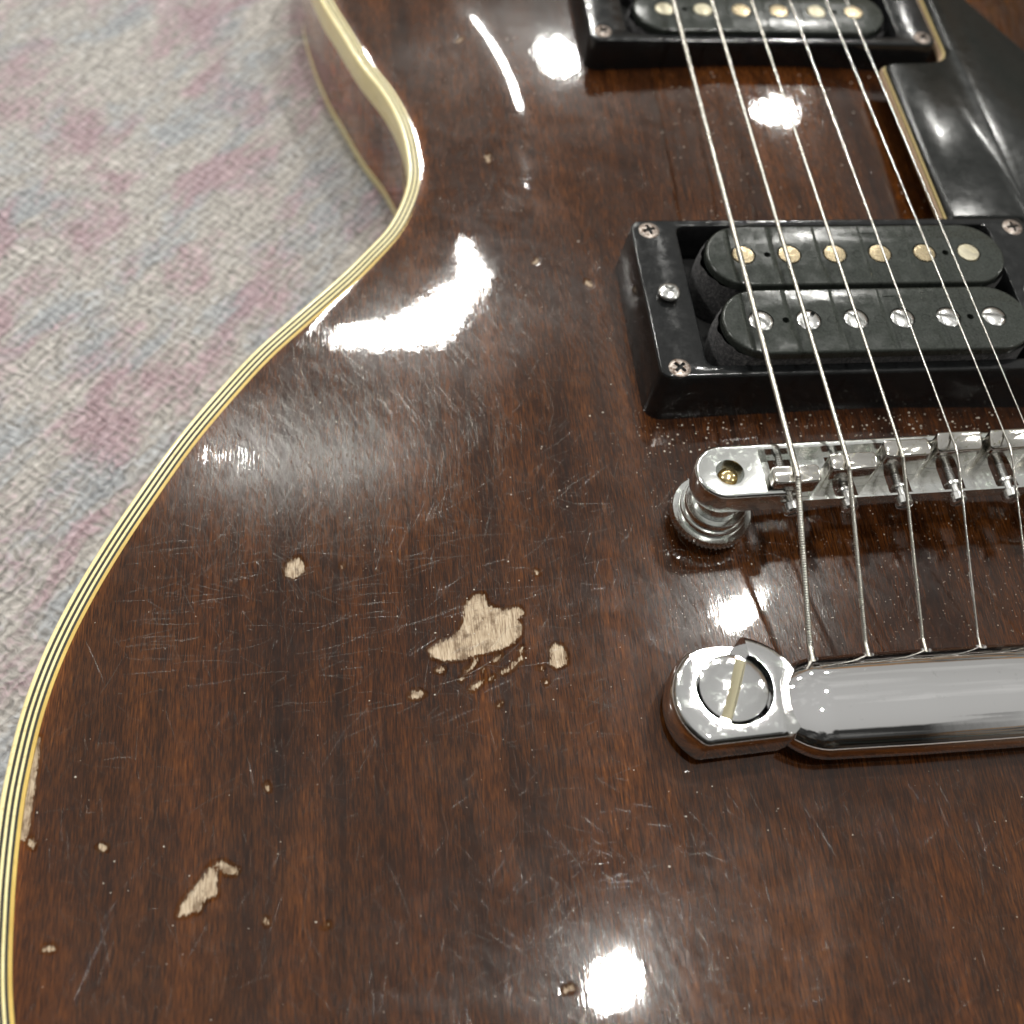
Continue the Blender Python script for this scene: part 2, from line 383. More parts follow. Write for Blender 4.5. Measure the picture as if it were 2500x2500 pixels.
def rug_mat():
    mt, nt, p = new_mat('faded_woven_rug'); K = nt.links
    A = math.radians(-53)
    v1 = coords(nt, (1, 1, 1), A)
    # palette: broad faded motifs broken up along both thread directions
    wob = node(nt, 'ShaderNodeTexNoise', Scale=.25, Detail=2); K.new(v1, wob.inputs['Vector'])
    add = node(nt, 'ShaderNodeVectorMath', operation='MULTIPLY_ADD'); K.new(wob.outputs['Color'], add.inputs[0]); add.inputs[1].default_value = (3.5, 3.5, 0); K.new(v1, add.inputs[2])
    vw = add.outputs[0]
    def sc(vec, s):
        m_ = node(nt, 'ShaderNodeMapping'); m_.inputs['Scale'].default_value = s; K.new(vec, m_.inputs['Vector']); return m_.outputs['Vector']
    def shift(vec, o):
        off = node(nt, 'ShaderNodeVectorMath', operation='ADD'); K.new(vec, off.inputs[0]); off.inputs[1].default_value = o; return off.outputs[0]
    yarn_a = noise(nt, sc(vw, (.25, .76, 1)), 1.0, 3, .65)            # short yarn floats along one thread direction
    yarn_b = noise(nt, sc(shift(vw, (90, 40, 3)), (.72, .26, 1)), 1.0, 3, .65)   # and across it
    chk = node(nt, 'ShaderNodeTexVoronoi', Scale=.38); K.new(vw, chk.inputs['Vector'])
    cell = node(nt, 'ShaderNodeSeparateColor'); K.new(chk.outputs['Color'], cell.inputs[0])
    sel = maprange(nt, cell.outputs[0], .35, .65)
    yarn = math_(nt, 'ADD', math_(nt, 'MULTIPLY', yarn_a, sel), math_(nt, 'MULTIPLY', yarn_b, math_(nt, 'SUBTRACT', 1.0, sel)))
    big1 = noise(nt, sc(vw, (.030, .058, 1)), 1.0, 4, .62, .4)
    big2 = noise(nt, sc(shift(vw, (370, 120, 50)), (.028, .064, 1)), 1.0, 4, .62, .4)
    dith = math_(nt, 'MULTIPLY_ADD', yarn, .42, -.21)
    rz_ = math_(nt, 'ADD', big1, dith); bz_ = math_(nt, 'ADD', big2, math_(nt, 'MULTIPLY', dith, 1.0))
    cream = ramp(nt, yarn, [(.30, (.255, .240, .228)), (.5, (.44, .415, .388)), (.70, (.64, .61, .575))])
    rose = ramp(nt, yarn, [(.30, (.265, .165, .19)), (.70, (.51, .385, .42))])
    blue = ramp(nt, yarn, [(.30, (.205, .222, .245)), (.70, (.45, .475, .50))])
    c = mixc(nt, maprange(nt, bz_, .49, .61, 0, .80), cream, blue)
    c = mixc(nt, maprange(nt, rz_, .49, .61, 0, .85), c, rose)
    wx = node(nt, 'ShaderNodeTexWave', wave_type='BANDS', bands_direction='X', Scale=.140, Distortion=3.2, Detail=3); wx.inputs['Detail Scale'].default_value = 1.1
    wy = node(nt, 'ShaderNodeTexWave', wave_type='BANDS', bands_direction='Y', Scale=.128, Distortion=3.4, Detail=3); wy.inputs['Detail Scale'].default_value = 1.1
    K.new(vw, wx.inputs['Vector']); K.new(vw, wy.inputs['Vector'])
    h = math_(nt, 'ADD', math_(nt, 'MULTIPLY', wx.outputs['Fac'], .34), math_(nt, 'MULTIPLY', wy.outputs['Fac'], .40))
    fz = noise(nt, sc(v1, (1.3, 1.3, 1)), 1.0, 4, .7)
    h2 = math_(nt, 'ADD', math_(nt, 'ADD', h, yarn), math_(nt, 'MULTIPLY', fz, .5))
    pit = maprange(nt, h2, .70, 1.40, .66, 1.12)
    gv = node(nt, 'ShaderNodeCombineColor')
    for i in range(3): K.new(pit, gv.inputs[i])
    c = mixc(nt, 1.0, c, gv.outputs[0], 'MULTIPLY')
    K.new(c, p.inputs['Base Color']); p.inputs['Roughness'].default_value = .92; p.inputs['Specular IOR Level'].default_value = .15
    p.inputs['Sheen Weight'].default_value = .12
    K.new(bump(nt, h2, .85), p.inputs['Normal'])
    return mt

# ---------------------------------------------------------------- mesh helpers (all input in millimetres, guitar axes)
def link(name, verts, faces, mat, parent=None, smooth=40, label=None):
    me = bpy.data.meshes.new(name)
    V = np.asarray(verts, float).copy(); V[:,2] -= ZRUG
    me.from_pydata(V.tolist(), [], [tuple(int(i) for i in f_) for f_ in faces]); me.update()
    bm = bmesh.new(); bm.from_mesh(me); bmesh.ops.recalc_face_normals(bm, faces=bm.faces); bm.to_mesh(me); bm.free()
    me.transform(Matrix.Scale(MM, 4))
    return finish(name, me, mat, parent, smooth, label)

def finish(name, me, mat, parent, smooth, label=None):
    for mt in (mat if isinstance(mat, (list, tuple)) else [mat]): me.materials.append(mt)
    if smooth:
        me.polygons.foreach_set('use_smooth', [True]*len(me.polygons)); me.set_sharp_from_angle(angle=math.radians(smooth))
    o = bpy.data.objects.new(name, me); COL.objects.link(o)
    if parent is not None: o.parent = parent
    if label: o['label'] = label
    return o

class MB:
    """collects pieces that belong to one part"""
    def __init__(s): s.v = []; s.f = []
    def add(s, v, f):
        k = len(s.v); s.v += [tuple(map(float, p)) for p in v]; s.f += [[i+k for i in q] for q in f]; return s
    def xf(s, fn): s.v = [tuple(fn(p)) for p in s.v]; return s
    def build(s, name, mat, parent=None, smooth=40, label=None): return link(name, s.v, s.f, mat, parent, smooth, label)

def inset(loop, d):
    P = np.asarray(loop, float); n = len(P)
    a = P-np.roll(P,1,0); b = np.roll(P,-1,0)-P
    a /= np.linalg.norm(a,axis=1)[:,None]+1e-12; b /= np.linalg.norm(b,axis=1)[:,None]+1e-12
    na = np.stack([-a[:,1],a[:,0]],1); nb = np.stack([-b[:,1],b[:,0]],1)
    k = na+nb; k /= (1+np.sum(na*nb,1))[:,None]+1e-9
    return P+k*d

def prism(loop, prof, cap0=True, cap1=True):
    """sweep a counter-clockwise loop through (inset, z) steps"""
    n = len(loop); V = []; F = []
    for d, z in prof:
        q = inset(loop, d)
        V += [(x, y, z) for x, y in q]
    for r in range(len(prof)-1):
        for i in range(n):
            j = (i+1) % n; F.append([r*n+i, r*n+j, (r+1)*n+j, (r+1)*n+i])
    if cap0: F.append(list(range(n))[::-1])
    if cap1: F.append([(len(prof)-1)*n+i for i in range(n)])
    return V, F

def bevel_prof(z0, z1, r, n=3, d0=0.0):
    return [(d0, z0)]+[(r*(1-math.cos(k*math.pi/2/n)), z1-r+r*math.sin(k*math.pi/2/n)) for k in range(n+1)]

def rrect(x0, y0, x1, y1, r, n=6):
    out = []
    for cx, cy, a0 in ((x1-r,y0+r,-90),(x1-r,y1-r,0),(x0+r,y1-r,90),(x0+r,y0+r,180)):
        for k in range(n+1):
            a = math.radians(a0+90*k/n); out.append((cx+r*math.cos(a), cy+r*math.sin(a)))
    return out

def stadium(cx, cy, hx, hy, n=28):
    out = []
    for sx, a0 in ((1, -90), (-1, 90)):
        for k in range(n+1):
            a = math.radians(a0+180*k/n); out.append((cx+sx*(hx-hy)+hy*math.cos(a), cy+hy*math.sin(a)))
    return out
def circle(cx, cy, r, n=32): return [(cx+r*math.cos(2*math.pi*k/n), cy+r*math.sin(2*math.pi*k/n)) for k in range(n)]

def lathe(cx, cy, prof, n=32):
    V = []; F = []
    for r, z in prof: V += [(cx+r*math.cos(2*math.pi*k/n), cy+r*math.sin(2*math.pi*k/n), z) for k in range(n)]
    for a in range(len(prof)-1):
        for k in range(n):
            j = (k+1) % n; F.append([a*n+k, a*n+j, (a+1)*n+j, (a+1)*n+k])
    F.append(list(range(n))[::-1]); F.append([(len(prof)-1)*n+k for k in range(n)])
    return V, F

def box(x0, y0, z0, x1, y1, z1):
    V = [(x0,y0,z0),(x1,y0,z0),(x1,y1,z0),(x0,y1,z0),(x0,y0,z1),(x1,y0,z1),(x1,y1,z1),(x0,y1,z1)]
    return V, [[3,2,1,0],[4,5,6,7],[0,1,5,4],[1,2,6,5],[2,3,7,6],[3,0,4,7]]

def tube(P, R, n=10, cap=True):
    P = np.asarray(P, float); R = np.broadcast_to(np.asarray(R, float), (len(P),))
    T = np.gradient(P, axis=0); T /= np.linalg.norm(T,axis=1)[:,None]
    up = np.array([0,0,1.0]); S = np.cross(T, up); S /= np.linalg.norm(S,axis=1)[:,None]; U = np.cross(S, T)
    a = 2*np.pi*np.arange(n)/n
    V = P[:,None,:]+R[:,None,None]*(np.cos(a)[None,:,None]*S[:,None,:]+np.sin(a)[None,:,None]*U[:,None,:])
    V = V.reshape(-1,3); m_ = len(P)
    i = np.arange(m_-1)[:,None]*n; k = np.arange(n)[None,:]; k2 = (k+1) % n
    F = np.stack([i+k, i+k2, i+n+k2, i+n+k], -1).reshape(-1,4).tolist()
    if cap: F.append(list(range(n))); F.append([(m_-1)*n+q for q in range(n)][::-1])
    return V.tolist(), F

def rot2(v, a, c=(0,0)):
    ca, sa = math.cos(a), math.sin(a); x, y = v[0]-c[0], v[1]-c[1]
    return (c[0]+ca*x-sa*y, c[1]+sa*x+ca*y)+tuple(v[2:])

def cut(o, cutters, smooth=35):
    """subtract the (v, f) solids from object o and bake the result into its mesh (worked out in millimetres)"""
    tmp = []; up = Matrix.Scale(1/MM, 4); o.data.transform(up)
    for V, F in cutters:
        c = link('cutter', V, F, [], None, 0); c.data.transform(up); tmp.append(c)
        md = o.modifiers.new('cut', 'BOOLEAN'); md.object = c; md.operation = 'DIFFERENCE'; md.solver = 'EXACT'
    bpy.context.view_layer.update()
    dg = bpy.context.evaluated_depsgraph_get()
    me = bpy.data.meshes.new_from_object(o.evaluated_get(dg)); old = o.data
    o.modifiers.clear(); o.data = me; nm_ = old.name; bpy.data.meshes.remove(old); me.name = nm_
    for c in tmp: d = c.data; bpy.data.objects.remove(c); bpy.data.meshes.remove(d)
    me.transform(Matrix.Scale(MM, 4))
    me.polygons.foreach_set('use_smooth', [True]*len(me.polygons)); me.set_sharp_from_angle(angle=math.radians(smooth))
    return o

def clone(o, parent, dx=0.0, dy=0.0, dz=0.0, rz=0.0, pivot=(0,0), mat=None, sx=1.0):
    c = o.copy(); COL.objects.link(c); c.parent = parent
    px, py = pivot
    M = Matrix.Translation(((px+dx)*MM, (py+dy)*MM, dz*MM)) @ Matrix.Rotation(rz, 4, 'Z') @ Matrix.Diagonal((sx, sx, 1, 1)) @ Matrix.Translation((-px*MM, -py*MM, 0))
    c.matrix_basis = M
    if mat is not None:
        c.data = o.data.copy(); c.data.materials[0] = mat
    return c

RNG = np.random.default_rng(11)

# ---------------------------------------------------------------- surroundings: floor and rug
fl = link('floor', *[box(-1500,-1500,ZRUG-40,1500,1500,ZRUG-8)][0], simple('grey_floor', (.25, .24, .23), .6), None, 0)
fl['kind'] = 'structure'
rv, rf = prism(rrect(-800,-900,800,900,20), [(0,ZRUG-7.9),(0,ZRUG-2),(1.5,ZRUG)])
rug = link('rug', rv, rf, rug_mat(), None, 30)
rug['label'] = 'faded woven rug in beige, grey blue and dusty rose under the guitar'; rug['category'] = 'rug'

guitar = bpy.data.objects.new('electric_guitar', None); COL.objects.link(guitar)
guitar.empty_display_size = .05
guitar['label'] = 'worn dark brown electric guitar with cream binding and chipped lacquer lying on the rug'
guitar['category'] = 'guitar'

# ---------------------------------------------------------------- body: carved top with its chips
CHIPS = [
 [(-93.1,-21.3),(-90.8,-20.1),(-88.6,-19.5),(-86.9,-17.9),(-86.2,-15.9),(-85.9,-13.3),(-84.5,-11.9),(-83.1,-11.3),(-82.0,-11.4),(-81.8,-12.5),(-81.4,-13.7),(-79.8,-14.6),(-78.5,-14.9),(-77.3,-14.6),(-75.7,-14.7),(-75.1,-16.0),(-76.2,-16.8),(-75.7,-18.7),(-76.1,-20.1),(-77.7,-21.6),(-80.3,-22.6),(-84.1,-23.2),(-87.4,-23.9),(-90.0,-23.8),(-92.4,-23.1)],
 [(-71.0,-23.2),(-70.0,-22.3),(-68.7,-22.8),(-68.2,-24.6),(-68.3,-26.3),(-70.5,-26.9),(-71.3,-26.1)],
 [(-118.9,-2.4),(-118.0,-0.7),(-116.1,-0.2),(-115.1,-1.9),(-115.2,-3.6),(-116.9,-4.7),(-118.4,-4.1)],
 [(-135.9,-63.1),(-135.4,-61.3),(-133.5,-59.0),(-131.7,-56.9),(-131.4,-56.0),(-130.0,-56.1),(-129.7,-60.4),(-131.6,-61.0),(-133.0,-62.3),(-134.4,-63.1)],
 [(-130.6,-55.2),(-128.7,-55.1),(-126.4,-56.7),(-126.8,-57.4),(-128.3,-57.2)],
 [(-163.8,-33.1),(-161.3,-31.5),(-160.4,-31.4),(-160.2,-34.7),(-160.3,-38.5),(-160.3,-43.4),(-160.5,-47.1),(-160.6,-48.9),(-163.8,-49.1)]]
CHIPS += [
 [(-87.1,-26.4),(-85.6,-25.0),(-84.5,-23.8),(-84.2,-24.0),(-85.2,-25.6),(-86.8,-26.7)],
 [(-81.6,-24.6),(-80.9,-23.8),(-79.9,-23.5),(-80.3,-24.2),(-81.3,-24.9)],
 [(-80.6,-26.9),(-78.7,-26.0),(-76.2,-24.0),(-76.0,-24.3),(-77.9,-26.2),(-80.0,-27.2)],
 [(-86.3,-29.6),(-85.4,-28.6),(-83.4,-27.9),(-83.6,-28.4),(-84.8,-29.3),(-85.9,-29.9)],
 [(-97.0,-29.8),(-96.2,-28.9),(-94.9,-29.0),(-94.0,-29.7),(-95.2,-30.3),(-96.6,-30.3)],
 [(-92.0,-25.6),(-91.2,-24.9),(-90.3,-25.4),(-90.6,-26.1)]]
NICKS = [(-76.2,-22.9,.5),(-81.2,-32.8,.4),(-71.9,-7.8,.5),
 (-73.2,-26.7,.4),(-82.1,-27.8,.45),(-70.9,103.3,1.1),(-52.6,61.4,1.0),(-63.2,69.9,.7),(-74.7,144.1,.8),(-74.4,-79.8,.8),(-121.7,-43.5,.6),
 (-121.8,-65.2,.5),(-148.4,-51.2,.7),(-159.8,-49.6,.8),(-112.2,-66.7,.5),(-155.3,-66.3,.8),(-132.6,-62.3,.6),(-108,-3,.4),(-72.6,-29.5,.35),(-87.5,-27.5,.45),(-83.6,-26.1,.4)]

def poly_sd(X, Y, poly):
    P = np.stack([X, Y], 1); A = np.array(poly); B = np.roll(A,-1,0)
    best = np.full(len(P), 1e9); ins = np.zeros(len(P), bool)
    for a, b in zip(A, B):
        d = b-a; t = np.clip(((P-a)@d)/(d@d), 0, 1); q = P-a-t[:,None]*d; best = np.minimum(best, (q*q).sum(1))
        cr = (a[1] > P[:,1]) != (b[1] > P[:,1]); xi = a[0]+(P[:,1]-a[1])*d[0]/(d[1] if abs(d[1]) > 1e-9 else 1e-9)
        ins ^= cr & (P[:,0] < xi)
    r = np.sqrt(best); return np.where(ins, r, -r)

xs = np.concatenate([np.arange(-166.5, 20, .5), np.arange(20, 168, 2.0)])
ys = np.concatenate([np.arange(-174, -94, 2.0), np.arange(-94, 156, .5), np.arange(156, 276, 2.0)])
gx, gy = np.meshgrid(xs, ys); nx, ny = len(xs), len(ys)
_fx = np.clip(gx-GX[0], 0, len(GX)-1.001); _fy = np.clip(gy-GY[0], 0, len(GY)-1.001)
_i = _fx.astype(int); _j = _fy.astype(int); _u = _fx-_i; _v = _fy-_j
gd = DIST[_j,_i]*(1-_u)*(1-_v)+DIST[_j,_i+1]*_u*(1-_v)+DIST[_j+1,_i]*(1-_u)*_v+DIST[_j+1,_i+1]*_u*_v
gz = zs(gx, gy)
sd = np.full(gx.size, -3.0)
near = (gx.ravel() < -50) & (gy.ravel() > -90) & (gy.ravel() < 150)
idx = np.nonzero(near)[0]; px, py = gx.ravel()[idx], gy.ravel()[idx]
acc = np.full(len(idx), -3.0)
for c in CHIPS: acc = np.maximum(acc, poly_sd(px, py, c))
for (cx, cy, r) in NICKS:
    th = np.arctan2(py-cy, px-cx); rr = r*(.75+.35*np.sin(2*th+cx)+.2*np.sin(5*th+cy))
    acc = np.maximum(acc, rr-np.hypot(px-cx, py-cy))
sd[idx] = np.clip(acc, -3, 3)
dep = np.clip((sd+.25)/.6, 0, 1); gz = gz-(.26*dep*dep*(3-2*dep)).reshape(gz.shape)
keep = gd > 1.6
vid = -np.ones(gx.size, int); used = np.zeros(gx.shape, bool)
q = keep[:-1,:-1] & keep[1:,:-1] & keep[:-1,1:] & keep[1:,1:]
used[:-1,:-1] |= q; used[1:,:-1] |= q; used[:-1,1:] |= q; used[1:,1:] |= q
u_ = np.nonzero(used.ravel())[0]; vid[u_] = np.arange(len(u_))
jj, ii = np.nonzero(q); a0 = jj*nx+ii
FQ = np.stack([vid[a0], vid[a0+1], vid[a0+nx+1], vid[a0+nx]], 1).astype(np.int32)
VV = np.stack([gx.ravel()[u_], gy.ravel()[u_], gz.ravel()[u_]-ZRUG], 1)*MM
me = bpy.data.meshes.new('carved_top')
me.vertices.add(len(VV)); me.vertices.foreach_set('co', VV.astype(np.float32).ravel())
me.loops.add(FQ.size); me.loops.foreach_set('vertex_index', FQ.ravel())
me.polygons.add(len(FQ)); me.polygons.foreach_set('loop_start', np.arange(0, FQ.size, 4, dtype=np.int32))
me.polygons.foreach_set('use_smooth', np.ones(len(FQ), bool)); me.update(calc_edges=True); me.validate()
at = me.attributes.new('chip_depth', 'FLOAT', 'POINT'); at.data.foreach_set('value', sd[u_].astype(np.float32))
hzv = np.zeros(gx.shape)  # highlight haze put into the shine, over scratched lacquer and round lamp reflections
for (cx, cy, ax, ay, k_) in ((-114, 21, 24, 11, .42), (-128, 30, 11, 10, .35), (-88, 52, 20, 12, .22), (-33, -20, 14, 14, .4), (-66, -78, 12, 9, .25), (-50, 40, 9, 26, .35), (-60, 138, 22, 16, .3)):
    hzv += k_*np.exp(-((gx-cx)/ax)**2-((gy-cy)/ay)**2)
at = me.attributes.new('wear_and_highlight_haze', 'FLOAT', 'POINT'); at.data.foreach_set('value', hzv.ravel()[u_].astype(np.float32))
ew_ = np.exp(-np.clip(gd-4, 0, 99)/3.2)*np.clip((-38-gy)/18, 0, 1)*.8+np.exp(-np.clip(gd-4, 0, 99)/1.0)*.5
at = me.attributes.new('thin_stain', 'FLOAT', 'POINT'); at.data.foreach_set('value', ew_.ravel()[u_].astype(np.float32))
top = finish('carved_top', me, M_TOP, guitar, 0)

# sides, back and binding follow the outline
def sweep(prof, closed=False):
    """prof = (inset from the outline, z) points swept round the outline"""
    n = len(OUT); V = []; F = []
    for d, z in prof:
        P = OUT+INW*d; V += [(x, y, z) for x, y in P]
    m_ = len(prof)
    for r in range(m_ if closed else m_-1):
        r2 = (r+1) % m_
        for i in range(n):
            j = (i+1) % n; F.append([r*n+i, r*n+j, r2*n+j, r2*n+i])
    return V, F
ZB = ZE+.16
link('side', *sweep([(.12, ZE-7.2), (.12, ZBACK+3.0)]), M_SIDE, guitar, 30)
link('back', *prism([tuple(p) for p in OUT], [(.3, ZBACK+2), (.3, ZBACK+.1), (1.2, ZBACK)], False, True), M_SIDE, guitar, 30)
link('back_binding', *sweep([(-.02, ZBACK+3.4), (-.06, ZBACK+1.7), (.0, ZBACK+.35), (.35, ZBACK+.02), (.9, ZBACK+.01), (.9, ZBACK+3.4)], True), M_CREAM, guitar, 40)
link('binding', *sweep([(.0, ZE-7.4), (.0, ZB-.75), (.10, ZB-.38), (.32, ZB-.10), (.62, ZB), (1.01, ZB), (1.01, ZE-7.4)], True), M_CREAM, guitar, 50)
lay = [(1.02, 1.52, M_PURF, 'purfling_line'), (1.52, 2.02, M_CREAM, 'cream_purfling'), (2.02, 2.52, M_PURF, 'purfling_line'), (2.52, 3.02, M_CREAM, 'cream_purfling'),
       (3.02, 3.50, M_PURF, 'purfling_line'), (3.50, 4.15, M_CREAM2, 'cream_purfling')]
for k, (d0, d1, mt, nm) in enumerate(lay):
    h = ZB-(.03 if mt is M_PURF else .0)
    link(nm, *sweep([(d0+.01, ZE-1), (d0+.01, h), (d1-.01, h), (d1-.01, ZE-1)], True), mt, guitar, 40)

# ---------------------------------------------------------------- screws and pole pieces
def phillips(name, cx, cy, z, r, dome, mat, parent, rz):
    o = link(name, *lathe(cx, cy, [(r*.6, z-1.6), (r, z-.12), (r, z)]+[(r*math.cos(a), z+dome*math.sin(a)) for a in (.35, .75, 1.15, 1.4)], 28), mat, parent, 45)
    w_ = r*.16; l_ = r*.62
    cr = [box(cx-l_, cy-w_, z-.35, cx+l_, cy+w_, z+3), box(cx-w_, cy-l_, z-.35, cx+w_, cy+l_, z+3)]
    cr = [([rot2(v_, rz, (cx,cy)) for v_ in V], F) for V, F in cr]
    return cut(o, cr)

def slotted(name, cx, cy, z, r, dome, mat, parent, rz, w_=.40, depth=1.15):
    o = link(name, *lathe(cx, cy, [(r*.9, z-1.5), (r, z-.2), (r, z)]+[(r*math.cos(a), z+dome*math.sin(a)) for a in (.4, .8, 1.2, 1.45)], 28), mat, parent, 45)
    V, F = box(cx-2*r, cy-w_, z+dome-depth, cx+2*r, cy+w_, z+3)
    return cut(o, [([rot2(v_, rz, (cx,cy)) for v_ in V], F)])

def in_ring(part, loop_o, loop_i, ztop, draft, mat):
    """the raised pickup frame: outer wall standing on the carved top, rounded top edge, inner opening"""
    n = len(loop_o); V = []; F = []
    steps = [(loop_o, -draft, 'base'), (loop_o, -.05, ztop-.55), (loop_o, .06, ztop-.25), (loop_o, .25, ztop-.06), (loop_o, .55, ztop),
             (loop_i, -.35, ztop), (loop_i, -.1, ztop-.12), (loop_i, 0, ztop-.4), (loop_i, 0, 'floor')]
    for lp, d, z in steps:
        for (x, y) in inset(lp, d):
            zz = float(zs(x, y))-.15 if z in ('base', 'floor') else z
            V.append((x, y, zz))
    for r in range(len(steps)-1):
        for i in range(n):
            j = (i+1) % n; F.append([r*n+i, r*n+j, (r+1)*n+j, (r+1)*n+i])
    return V, F

def bobbin(name, cx, cy, hx, hy, z, holes, dots, parent):
    o = link(name, *prism(stadium(cx, cy, hx, hy), [(.15, z-2.2), (0, z-2.0)]+bevel_prof(z-1.9, z, .55, 4)[1:]), M_BOBBIN, parent, 50)
    cs = [lathe(cx+x, cy, [(2.62, z-1.0), (2.62, z+2)], 24) for x in holes]+[lathe(cx+x, cy, [(.72, z-1.6), (.72, z+2)], 14) for x in dots]
    return cut(o, cs)

def pickup(yo, y0, y1, xo, in_x, in_y0, in_y1, zring, draft, slug_y, screw_y, zb, sp, tilt, label):
    ring = link('pickup_ring', *in_ring(None, rrect(-xo, y0, xo, y1, 2.6, 6), rrect(-in_x, in_y0, in_x, in_y1, 1.8, 6), zring, draft, None), M_RING, guitar, 50, label)
    base = link('humbucker_pickup', *prism(rrect(-in_x+.6, in_y0+.6, in_x-.6, in_y1-.6, 1.5), [(0, -2.6), (0, .2)]), M_DARK, guitar, 30)
    return ring, base

# bridge pickup -------------------------------------------------------------
ring1, hum1 = pickup(45.5, 25.4, 67.0, 45.2, 35.4, 28.0, 65.0, 9.7, 1.1, 52.8, 35.5, 14.0, 9.88, 0, 'tall black pickup ring beside the bridge')
for (x, y, a) in ((-41.4, 63.9, .3), (-41.2, 27.6, .75), (41.3, 64.0, .15), (41.3, 27.6, .5)):
    phillips('ring_screw', x, y, 9.75, 2.25, .35, M_SCREW, ring1, a)
phillips('height_screw', -40.3, 46.0, 10.9, 2.35, .75, M_BRIGHT, ring1, .75, )
phillips('height_screw', 40.3, 46.0, 10.9, 2.35, .75, M_BRIGHT, ring1, .2)
SX = [9.88*(i-2.5) for i in range(6)]
def felt_coil(cx, cy, hx, hy, z0, z1, parent):
    lp = stadium(cx, cy, hx, hy, 36); V = []; n = len(lp); F = []
    zz = np.linspace(z0, z1, 7)
    for k, z in enumerate(zz):
        for i, (x, y) in enumerate(inset(lp, 0.0)):
            b = .55*math.sin(k/6*math.pi)+.35*math.sin(i*.9+k*1.3)*math.sin(i*.37)
            r_ = math.hypot(x-cx, y-cy); V.append((x+(x-cx)/r_*b, y+(y-cy)/r_*b*.4, z))
    for k in range(6):
        for i in range(n): j = (i+1) % n; F.append([k*n+i, k*n+j, (k+1)*n+j, (k+1)*n+i])
    return link('coil_tape', V, F, M_FELT, parent, 60)
def fill_pickup(hum, ox, slug_y, screw_y, zb, half, pale, angles, slug_mats):
    bobbin('bobbin', ox, slug_y, 32.5, half, zb, SX, (-19.6, 19.5), hum)
    bobbin('bobbin', ox, screw_y, 32.5, half, zb, SX, (-19.6, 19.5), hum)
    felt_coil(ox, slug_y, 33.2, half-.4, .2, zb-2.0, hum); felt_coil(ox, screw_y, 33.0, half-.4, .2, zb-2.0, hum)
    for i, x in enumerate(q+ox for q in SX):
        link('pole_slug', *lathe(x, slug_y, [(2.4, zb-3), (2.4, zb-.12), (2.25, zb+.06), (1.6, zb+.10), (.5, zb+.11)], 24), slug_mats[i], hum, 40)
        slotted('pole_screw', x, screw_y, zb-.05, 2.42, .42, M_BRIGHT, hum, angles[i])
    mk = MB()
    for yy in (slug_y, screw_y):                              # moulded T marks on the bobbins
        mk.add(*box(2.3+ox, yy+5.6, zb-.1, 5.2+ox, yy+5.85, zb+.09)).add(*box(4.95+ox, yy+2.2, zb-.1, 5.2+ox, yy+5.6, zb+.09))
        for xx in (-9.9+ox, ox, 9.9+ox): 
            for kk in range(16):
                a = kk*math.pi/8; mk.add(*box(xx+.95*math.cos(a)-.12, yy-.1+.95*math.sin(a)-.12, zb-.1, xx+.95*math.cos(a)+.12, yy-.1+.95*math.sin(a)+.12, zb+.05))
    mk.build('moulded_mark', M_BOBBIN, hum, 0)
fill_pickup(hum1, .5, 52.8, 35.5, 14.0, 8.1, False, [-.95, .9, -.7, -.6, -.3, -.22], [M_SLUG, M_SLUG, M_SLUG, M_SLUG, M_SLUG, M_SLUGPALE])

# neck pickup ---------------------------------------------------------------
ring2, hum2 = pickup(149, 128.4, 170.2, 44.6, 35.0, 131.3, 167.6, 7.5, .5, 139.1, 156.6, 8.6, 9.88, 0, 'low black pickup ring at the neck end')
for (x, y, a) in ((-41.2, 131.6, .6), (41.2, 131.0, .8), (-41.2, 166.5, .2), (41.2, 166.5, .4)):
    phillips('ring_screw', x, y, 7.6, 2.2, .4, M_SCREW, ring2, a)
phillips('height_screw', -39.9, 149.5, 8.8, 2.35, .75, M_BRIGHT, ring2, .4)
phillips('height_screw', 39.9, 149.5, 8.8, 2.35, .75, M_BRIGHT, ring2, .1)
fill_pickup(hum2, .0, 139.2, 156.6, 8.6, 8.1, True, [.3, .6, 1.1, .2, .5, .9], [M_SLUGPALE, M_SLUGPALE, M_SLUG, M_SLUG, M_SLUGPALE, M_SLUG])

# ---------------------------------------------------------------- pickguard
PG = [(28.4, 121.3), (28.9, 68.2), (47.5, 68.2), (48.5, 40), (60, 28), (86, 40), (104, 66), (100, 80), (80, 107.8), (67.6, 127.0), (58.6, 145.6), (52, 168), (46.5, 168), (46.3, 126.5), (44.6, 123.6), (41, 122.0)]
def rounded(poly, r=1.2, n=4):
    out = []; P = [np.array(p_, float) for p_ in poly]
    for i in range(len(P)):
        a, b, c = P[i-1], P[i], P[(i+1) % len(P)]
        u = (a-b)/np.linalg.norm(a-b); w_ = (c-b)/np.linalg.norm(c-b); d = min(r, .45*np.linalg.norm(a-b), .45*np.linalg.norm(c-b))
        for k in range(n+1):
            t = k/n; out.append(tuple((1-t)**2*(b+u*d)+2*t*(1-t)*b+t*t*(b+w_*d)))
    return out
PGL = rounded(PG, 1.5); A_ = 0.5*sum(p_[0]*q_[1]-q_[0]*p_[1] for p_, q_ in zip(PGL, PGL[1:]+PGL[:1]))
if A_ < 0: PGL = PGL[::-1]
PZ = 8.0
guard = link('pickguard', *prism(PGL, [(.15, PZ-1.45), (.2, PZ-1.0), (.95, PZ-.1), (1.15, PZ)]), M_GUARD, guitar, 30)
link('ply', *prism(PGL, [(-.22, PZ-1.95), (-.10, PZ-1.45)]), M_PLY_CREAM, guard, 30)
link('ply', *prism(PGL, [(-.15, PZ-2.3), (-.15, PZ-1.95)]), M_PLY_BLACK, guard, 30)
